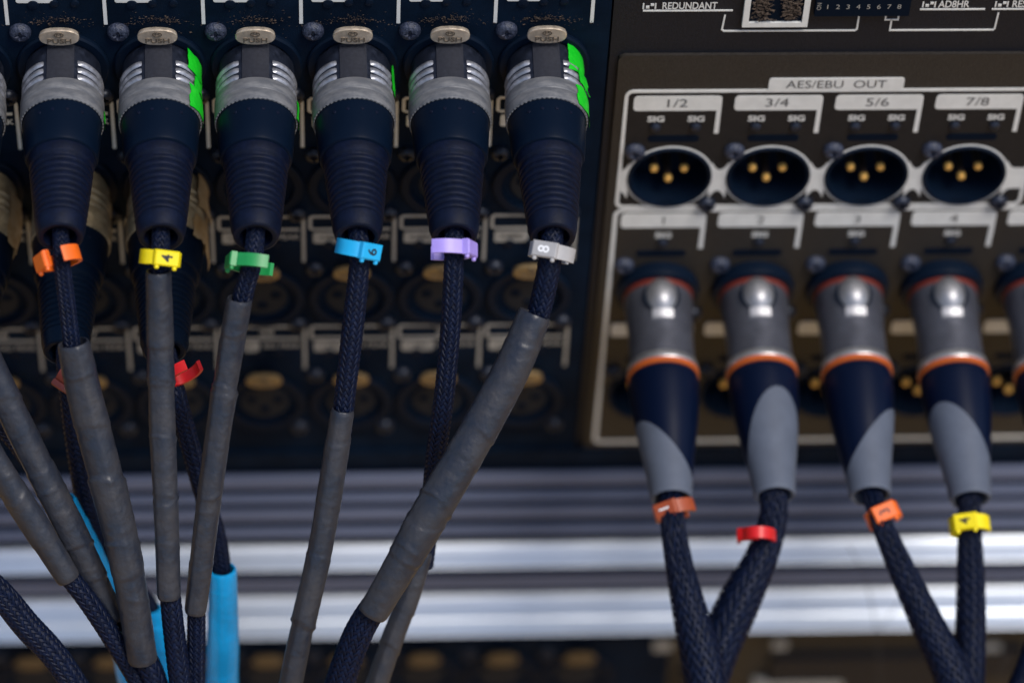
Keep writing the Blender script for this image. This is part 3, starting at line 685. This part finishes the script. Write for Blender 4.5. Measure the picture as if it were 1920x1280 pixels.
th, b0, en, a, u = left_cable('cable with yellow clip, grey sleeve hanging straight down from the boot', 2, 'A', (302, 446, ENDY), 2)
braided_part([into(en, a), P(300, 490), P(299, 530)], [34, 34, 34], th)
shrink_part([P(297, 508, -1), P(300, 640, -1), P(304, 780, -2), P(311, 950, -4), P(317, 1120, -5)], [50, 51, 51, 46, 44], th, rings=((0.33, 0.3, 1.5), (0.5, 0.35, 1), (0.68, 0.3, 1.5)), seed=2, crease=0.75)
braided_part([P(317, 1095, -4), P(327, 1190, -4), P(345, 1330, -4)], [38, 40, 42], th)
for (q0, q1, t0, t1, sd_) in ((0.80, 1.6, 2.0, 9.0, 5), (1.0, 1.6, 8.8, 13.6, 6)):
    b = MB(); ring_patch(b, b0, a, u, 10.75, q0, q1, t0, t1, 0.5, sd_); b.part('tape_scrap', 'tape_green', th)
b = MB(); ring_patch(b, b0, a, u, 11.0, 0.82, 1.7, 14.6, 21.0, 0.45, 8); b.part('tape_scrap', 'tape_green', th)
marker(W(300, 484, Yl(484) - 1), W(299, 540, Yl(540)) - W(300, 470, Yl(470)), 'yellow', 'yellow clip with black 4 above the straight grey sleeve', head=0.42, digit='4', rad=4.7, gap=(2.6, 3.7), tilt=-0.35, roll=-0.06, h=3.6, group='clips on the left loom')

th, b0, en, a, u = left_cable('cable with dark green clip, slim grey sleeve leaning left past the blue tube', 3, 'A', (480, 446, ENDY), 3)
braided_part([into(en, a), P(473, 490), P(458, 545), P(450, 590)], [35, 36, 36, 36], th)
shrink_part([P(449, 560, -1), P(432, 660, -1), P(408, 820, -2), P(385, 990, -3), P(366, 1148, -3)], [49, 50, 48, 46, 40], th, rings=((0.28, 0.28, 1.5), (0.6, 0.3, -1.5)), seed=3, crease=0.55)
braided_part([P(368, 1120, -2), P(368, 1200, -2), P(366, 1330, -2)], [33, 34, 34], th)
b = MB(); ring_patch(b, b0, a, u, 11.0, 1.3, 1.75, 15, 21.5, 0.4, 11); b.part('tape_scrap', 'tape_green', th)
marker(W(466, 494, Yl(494) - 1), W(455, 550, Yl(550)) - W(474, 470, Yl(470)), 'green', 'dark green clip with its ends apart, on the braid below a black boot', rad=4.5, gap=(0.85, 2.2), tilt=-0.5, roll=0.16, h=3.3, head=-1.25, pegs=True, flare=2.4, group='clips on the left loom')

th, b0, en, a, u = left_cable('cable with light blue clip, long braid then grey sleeve going down to the left', 4, 'A', (671, 446, ENDY), 4)
braided_part([into(en, a), P(674, 490), P(662, 610), P(647, 740), P(640, 810)], [36, 37, 40, 38, 38], th)
shrink_part([P(643, 768, -1), P(622, 900, -2), P(598, 1040, -3), P(566, 1180, -4), P(535, 1330, -4)], [45, 48, 48, 46, 46], th, rings=((0.28, 0.3, 0.8), (0.48, 0.35, -1), (0.65, 0.3, 1)), seed=4, crease=0.35)
b = MB(); ring_patch(b, b0, a, u, 10.8, 1.2, 1.6, 4.5, 13, 0.5, 14); b.part('tape_scrap', 'tape_green', th)
marker(W(670, 467, Yl(467) - 1), W(668, 520, Yl(520)) - W(674, 440, Yl(440)), 'blue', 'light blue clip with dark 6 at the top of a long braid', head=0.75, digit='6', rad=4.9, gap=(2.9, 3.8), tilt=-0.3, roll=-0.1, h=3.9, group='clips on the left loom')

th, b0, en, a, u = left_cable('cable with violet clip, its braid passing behind the thick slanting sleeve', 5, 'A', (852, 446, ENDY), 5)
braided_part([into(en, a), P(851, 490), P(845, 610), P(832, 750), P(818, 850, 3), P(808, 950, 6), P(795, 1060, 6)], [36, 36, 37, 37, 38, 36, 34], th)
shrink_part([P(795, 1032, 5), P(770, 1110, 4), P(735, 1200, 3), P(690, 1330, 2)], [33, 40, 42, 44], th, rings=((0.6, 0.3, 1),), seed=5, crease=0.3)
marker(W(850, 468, Yl(468) - 1), W(848, 520, Yl(520)) - W(852, 440, Yl(440)), 'violet', 'violet clip with overlapping ends on the braid beside the grey 8', rad=4.5, gap=(-2.2, -0.8), tilt=-0.5, roll=0.07, h=3.6, head=1.25, pegs=True, flare=2.4, group='clips on the left loom')

th, b0, en, a, u = left_cable('cable with grey clip, thick slanting sleeve crossing in front of another', 6, 'A', (1037, 446, ENDY), 6)
braided_part([into(en, a), P(1030, 495), P(1017, 560), P(1000, 620)], [42, 43, 43, 43], th)
shrink_part([P(1003, 588, -3), P(960, 690, -5), P(890, 820, -7), P(808, 960, -9), P(752, 1058, -10), P(698, 1150, -10)], [64, 68, 70, 74, 66, 58], th, rings=((0.38, 0.25, 2), (0.62, 0.5, 3), (0.78, 0.3, 2)), seed=6, crease=1.1)
braided_part([P(712, 1120, -9), P(668, 1195, -8), P(620, 1330, -6)], [50, 54, 56], th, N=20)
b = MB(); ring_patch(b, b0, a, u, 10.4, 0.6, 1.4, 0.6, 8.6, 0.5, 21); b.part('tape_scrap', 'tape_green', th)
b = MB(); ring_patch(b, b0, a, u, 10.8, 0.9, 1.5, 8, 13.0, 0.6, 22, flare=0.8); b.part('tape_scrap', 'tape_green', th)
b = MB(); ring_patch(b, b0, a, u, 11.0, 0.78, 1.7, 14.2, 21, 0.45, 23); b.part('tape_scrap', 'tape_green', th)
marker(W(1030, 473, Yl(473) - 1), W(1018, 540, Yl(540)) - W(1036, 450, Yl(450)), 'grey', 'light grey clip with white 8 above the thick slanting sleeve', head=-0.25, digit='8', ink='ink_white', rad=4.8, gap=(1.5, 2.2), tilt=-0.4, roll=0.02, h=3.7, group='clips on the left loom')

# at the left edge, and the second row behind
th, b0, en, a, u = left_cable('cable at the panel edge, dusty grey sleeve slanting beside a slimmer one', 0, 'A', (-78, 446, ENDY), 7)
braided_part([into(en, a), P(-78, 510), P(-50, 610), P(-5, 710)], [36] * 4, th)
shrink_part([P(-40, 640, -1), P(10, 745, -1), P(72, 872, -1), P(140, 1005, -1), P(215, 1160, 0)], [56, 56, 56, 54, 44], th, rings=((0.2, 0.25, 2), (0.52, 0.3, 1), (0.72, 0.45, 1.5), (0.84, 0.3, 1)), seed=7, crease=0.9)
braided_part([P(205, 1140, 1), P(250, 1230, 2), P(285, 1330, 3)], [38, 38, 38], th)

def Q(px, py, dy=0.0): return (px, py, Yl(py, -52, -98) + dy)
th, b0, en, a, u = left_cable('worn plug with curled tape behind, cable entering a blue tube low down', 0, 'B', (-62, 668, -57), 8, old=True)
braided_part([into(en, a), Q(-50, 730), Q(30, 830), Q(95, 915), Q(150, 1010), Q(230, 1200), Q(262, 1330)], [34] * 7, th)
shrink_part([Q(113, 942, 0), Q(152, 1015, 0), Q(196, 1105, 0), Q(234, 1200, 0), Q(266, 1330, 0)], [64, 60, 58, 60, 62], th, 'shrink_blue', seed=8, name='blue_tube')
b = MB(); ring_patch(b, b0, a, u, 10.9, 1.0, 1.5, 6, 24, 0.5, 31, flare=1.2); b.part('tape_scrap', 'tape_tan', th)

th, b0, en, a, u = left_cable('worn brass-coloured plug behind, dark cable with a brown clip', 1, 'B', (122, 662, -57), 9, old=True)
braided_part([into(en, a), Q(128, 720, 3), Q(142, 830, 4), Q(168, 960, 6), Q(225, 1065, 8), Q(285, 1150, 8), Q(312, 1230, 8), Q(322, 1330, 8)], [38] * 8, th, N=14)
shrink_part([Q(285, 1140, 7), Q(299, 1190, 7), Q(314, 1250, 7), Q(322, 1330, 7)], [38, 40, 42, 44], th, 'shrink_blue', seed=9, name='blue_tube')
marker(W(130, 702, Yl(702, -52, -98) - 2), W(142, 830, -70) - W(128, 720, -66), 'rust', 'brown clip half hidden behind the mottled grey sleeve', rad=3.6, gap=(2.4, 3.4), tilt=-0.5, roll=1.15, h=3.4, head=-0.9, pegs=False)

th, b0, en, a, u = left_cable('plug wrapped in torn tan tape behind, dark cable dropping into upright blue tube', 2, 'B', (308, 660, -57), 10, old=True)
braided_part([into(en, a), Q(328, 730), Q(352, 820), Q(385, 935), Q(404, 1000), Q(414, 1060), Q(417, 1160)], [36] * 7, th)
shrink_part([Q(417, 1066, -1), Q(418, 1140, -1), Q(418, 1220, -1), Q(416, 1340, -1)], [53, 56, 61, 62], th, 'shrink_blue', seed=10, name='blue_tube', rings=((0.3, 0.15, 1.0), (0.62, 0.2, 1.5)))
b = MB(); ring_patch(b, b0, a, u, 10.9, 0.95, 1.75, 1, 12, 0.5, 41, flare=1.4); ring_patch(b, b0, a, u, 11.0, 1.35, 2.0, 12, 26, 0.6, 42, flare=1.6); ring_patch(b, b0, a, u, 11.0, 0.8, 1.25, 16, 24, 0.5, 43, flare=0.3); b.part('tape_scrap', 'tape_tan', th)
marker(W(338, 702, Yl(702, -52, -98) - 2), W(352, 820, -70) - W(328, 730, -66), 'red', 'red clip with splayed ends behind the straight grey sleeve', rad=3.7, gap=(0.7, 1.7), tilt=-0.9, roll=0.35, h=2.8, flare=2.0)

# loose cables that come in from beyond the panel edge
th = empty('audio_cable', W(-60, 760, -90), 'slim grey sleeve below the dusty one, black braid coming out of its end', 'cable')
shrink_part([P(-70, 760, -4), P(0, 880, -4), P(70, 990, -4), P(130, 1085, -4)], [52, 52, 52, 44], th, seed=12, rings=((0.4, 0.2, 1),), crease=1.2)
braided_part([P(120, 1068, -3), P(175, 1140, -3), P(240, 1240, -2), P(290, 1330, -2)], [36, 38, 40, 40], th)
th = empty('audio_cable', W(-60, 1060, -110), 'bare black braided cable crossing under the blue tubes', 'cable')
braided_part([P(-60, 1060, -3), P(0, 1112, -3), P(50, 1172, -3), P(105, 1232, -3), P(170, 1330, -3)], [50, 50, 52, 50, 48], th, N=20)

# ------------------------------------------------------------------ output plugs with orange rings
def Z(px, py, dy=0.0): return (px, py, -69 - (py - 937) / 343.0 * 38 + dy)
OUT = [
    ((1259, 936), -0.95, 'orange ringed plug with brown clip, first beside the panel seam', [(1262, 985), (1276, 1070), (1297, 1160), (1316, 1240), (1332, 1330)], [48, 56, 72, 84, 84], -5),
    ((1453, 931), math.pi + 3.1, 'orange ringed plug with red clip, grey tongue facing up on its boot', [(1449, 975), (1425, 1050), (1385, 1130), (1345, 1220), (1312, 1330)], [56, 66, 84, 86, 80], 0),
    ((1632, 930), 0.95, 'orange ringed plug with orange clip marked 3', [(1655, 985), (1688, 1060), (1730, 1150), (1774, 1240), (1812, 1330)], [42, 52, 64, 74, 76], -4),
    ((1820, 937), -2.6 + math.pi, 'orange ringed plug with yellow clip marked 4', [(1818, 990), (1820, 1070), (1820, 1160), (1818, 1250), (1815, 1330)], [46, 54, 60, 62, 62], 0),
    ((2003, 937), 0.4, 'orange ringed plug without a clip, past the yellow clipped one', [(2000, 990), (1985, 1070), (1965, 1160), (1935, 1250), (1900, 1330)], [46, 54, 60, 62, 62], 0)]
TW = [(-1.25, 1.25, 0.83), (0.30, 2.0, 0.84), (1.3, 1.3, 0.80), (-0.8, 1.45, 0.80), (0.3, 1.2, 0.72)]
for k, (ep, tw, lab, pts, wp, dy) in enumerate(OUT):
    base = (XO[k], 0, ZO[1]); th = empty('output_cable', base, lab, 'cable', 'cables plugged into the output sockets')
    end = W(ep[0], ep[1], -69); tw_, sl_, ct_ = TW[k]
    a, u = orange_plug(th, base, end, tw_, sl_, ct_)
    braided_part([into(end, a)] + [Z(px, py, dy) for px, py in pts], [0.92 * (wp[0] - 4)] + [0.92 * q for q in wp], th, N=18, alpha=24, cover=0.66, lift=0.28, step=0.6)
mk = [((1260, 957), (14, 85), dict(colour='brown', label='brown clip with white 1 at the tip of a grey boot', head=-0.35, digit='1', ink='ink_white', rad=4.7, gap=(1.6, 2.4), tilt=-0.3, roll=0.12)),
      ((1420, 1004), (-28, 85), dict(colour='red', label='narrow red clip halfway round a wide braid', rad=4.4, gap=(2.2, 4.1), tilt=-0.2, roll=0.30, h=3.2, flat=1.5, head=-0.9, pegs=False)),
      ((1656, 966), (25, 75), dict(colour='orange', label='orange clip with black 3 under a grey boot', head=0.1, digit='3', rad=4.3, gap=(2.6, 3.7), tilt=-0.3, roll=0.1, h=4.4)),
      ((1814, 985), (3, 80), dict(colour='yellow', label='yellow clip with black 4 on a braid under a grey boot tip', head=-0.2, digit='4', rad=4.7, gap=(1.7, 2.5), tilt=-0.35, roll=0.05, h=4.2))]
for (px, py), (dx, dyy), kw in mk:
    q = Z(px, py, -2); q2 = Z(px + dx, py + dyy, -2)
    marker(W(*q), W(*q2) - W(*q), group='clips on the output plugs', **kw)
# loose threads
def thread(pts, label, r=0.16):
    C, s = smooth_path([W(*p) for p in pts], 2.0); b = MB(); tube(b, C, np.full(len(C), r), 6, cap=True)
    b.top('loose_thread', 'thread', C[0], label, 'thread')
thread([(1590, 1020, -20), (1612, 1060, -22), (1632, 1120, -26), (1645, 1200, -30), (1655, 1330, -34)], 'thin dark thread hanging over the bright rails')
thread([(1640, 1190, -26), (1670, 1150, -22), (1700, 1110, -18)], 'short stray thread branching sideways over the bottom rail')
thread([(1850, 1330, -60), (1872, 1260, -60), (1893, 1222, -58), (1885, 1250, -58), (1868, 1330, -60)], 'fine looped thread beside the yellow clipped braid', 0.12)
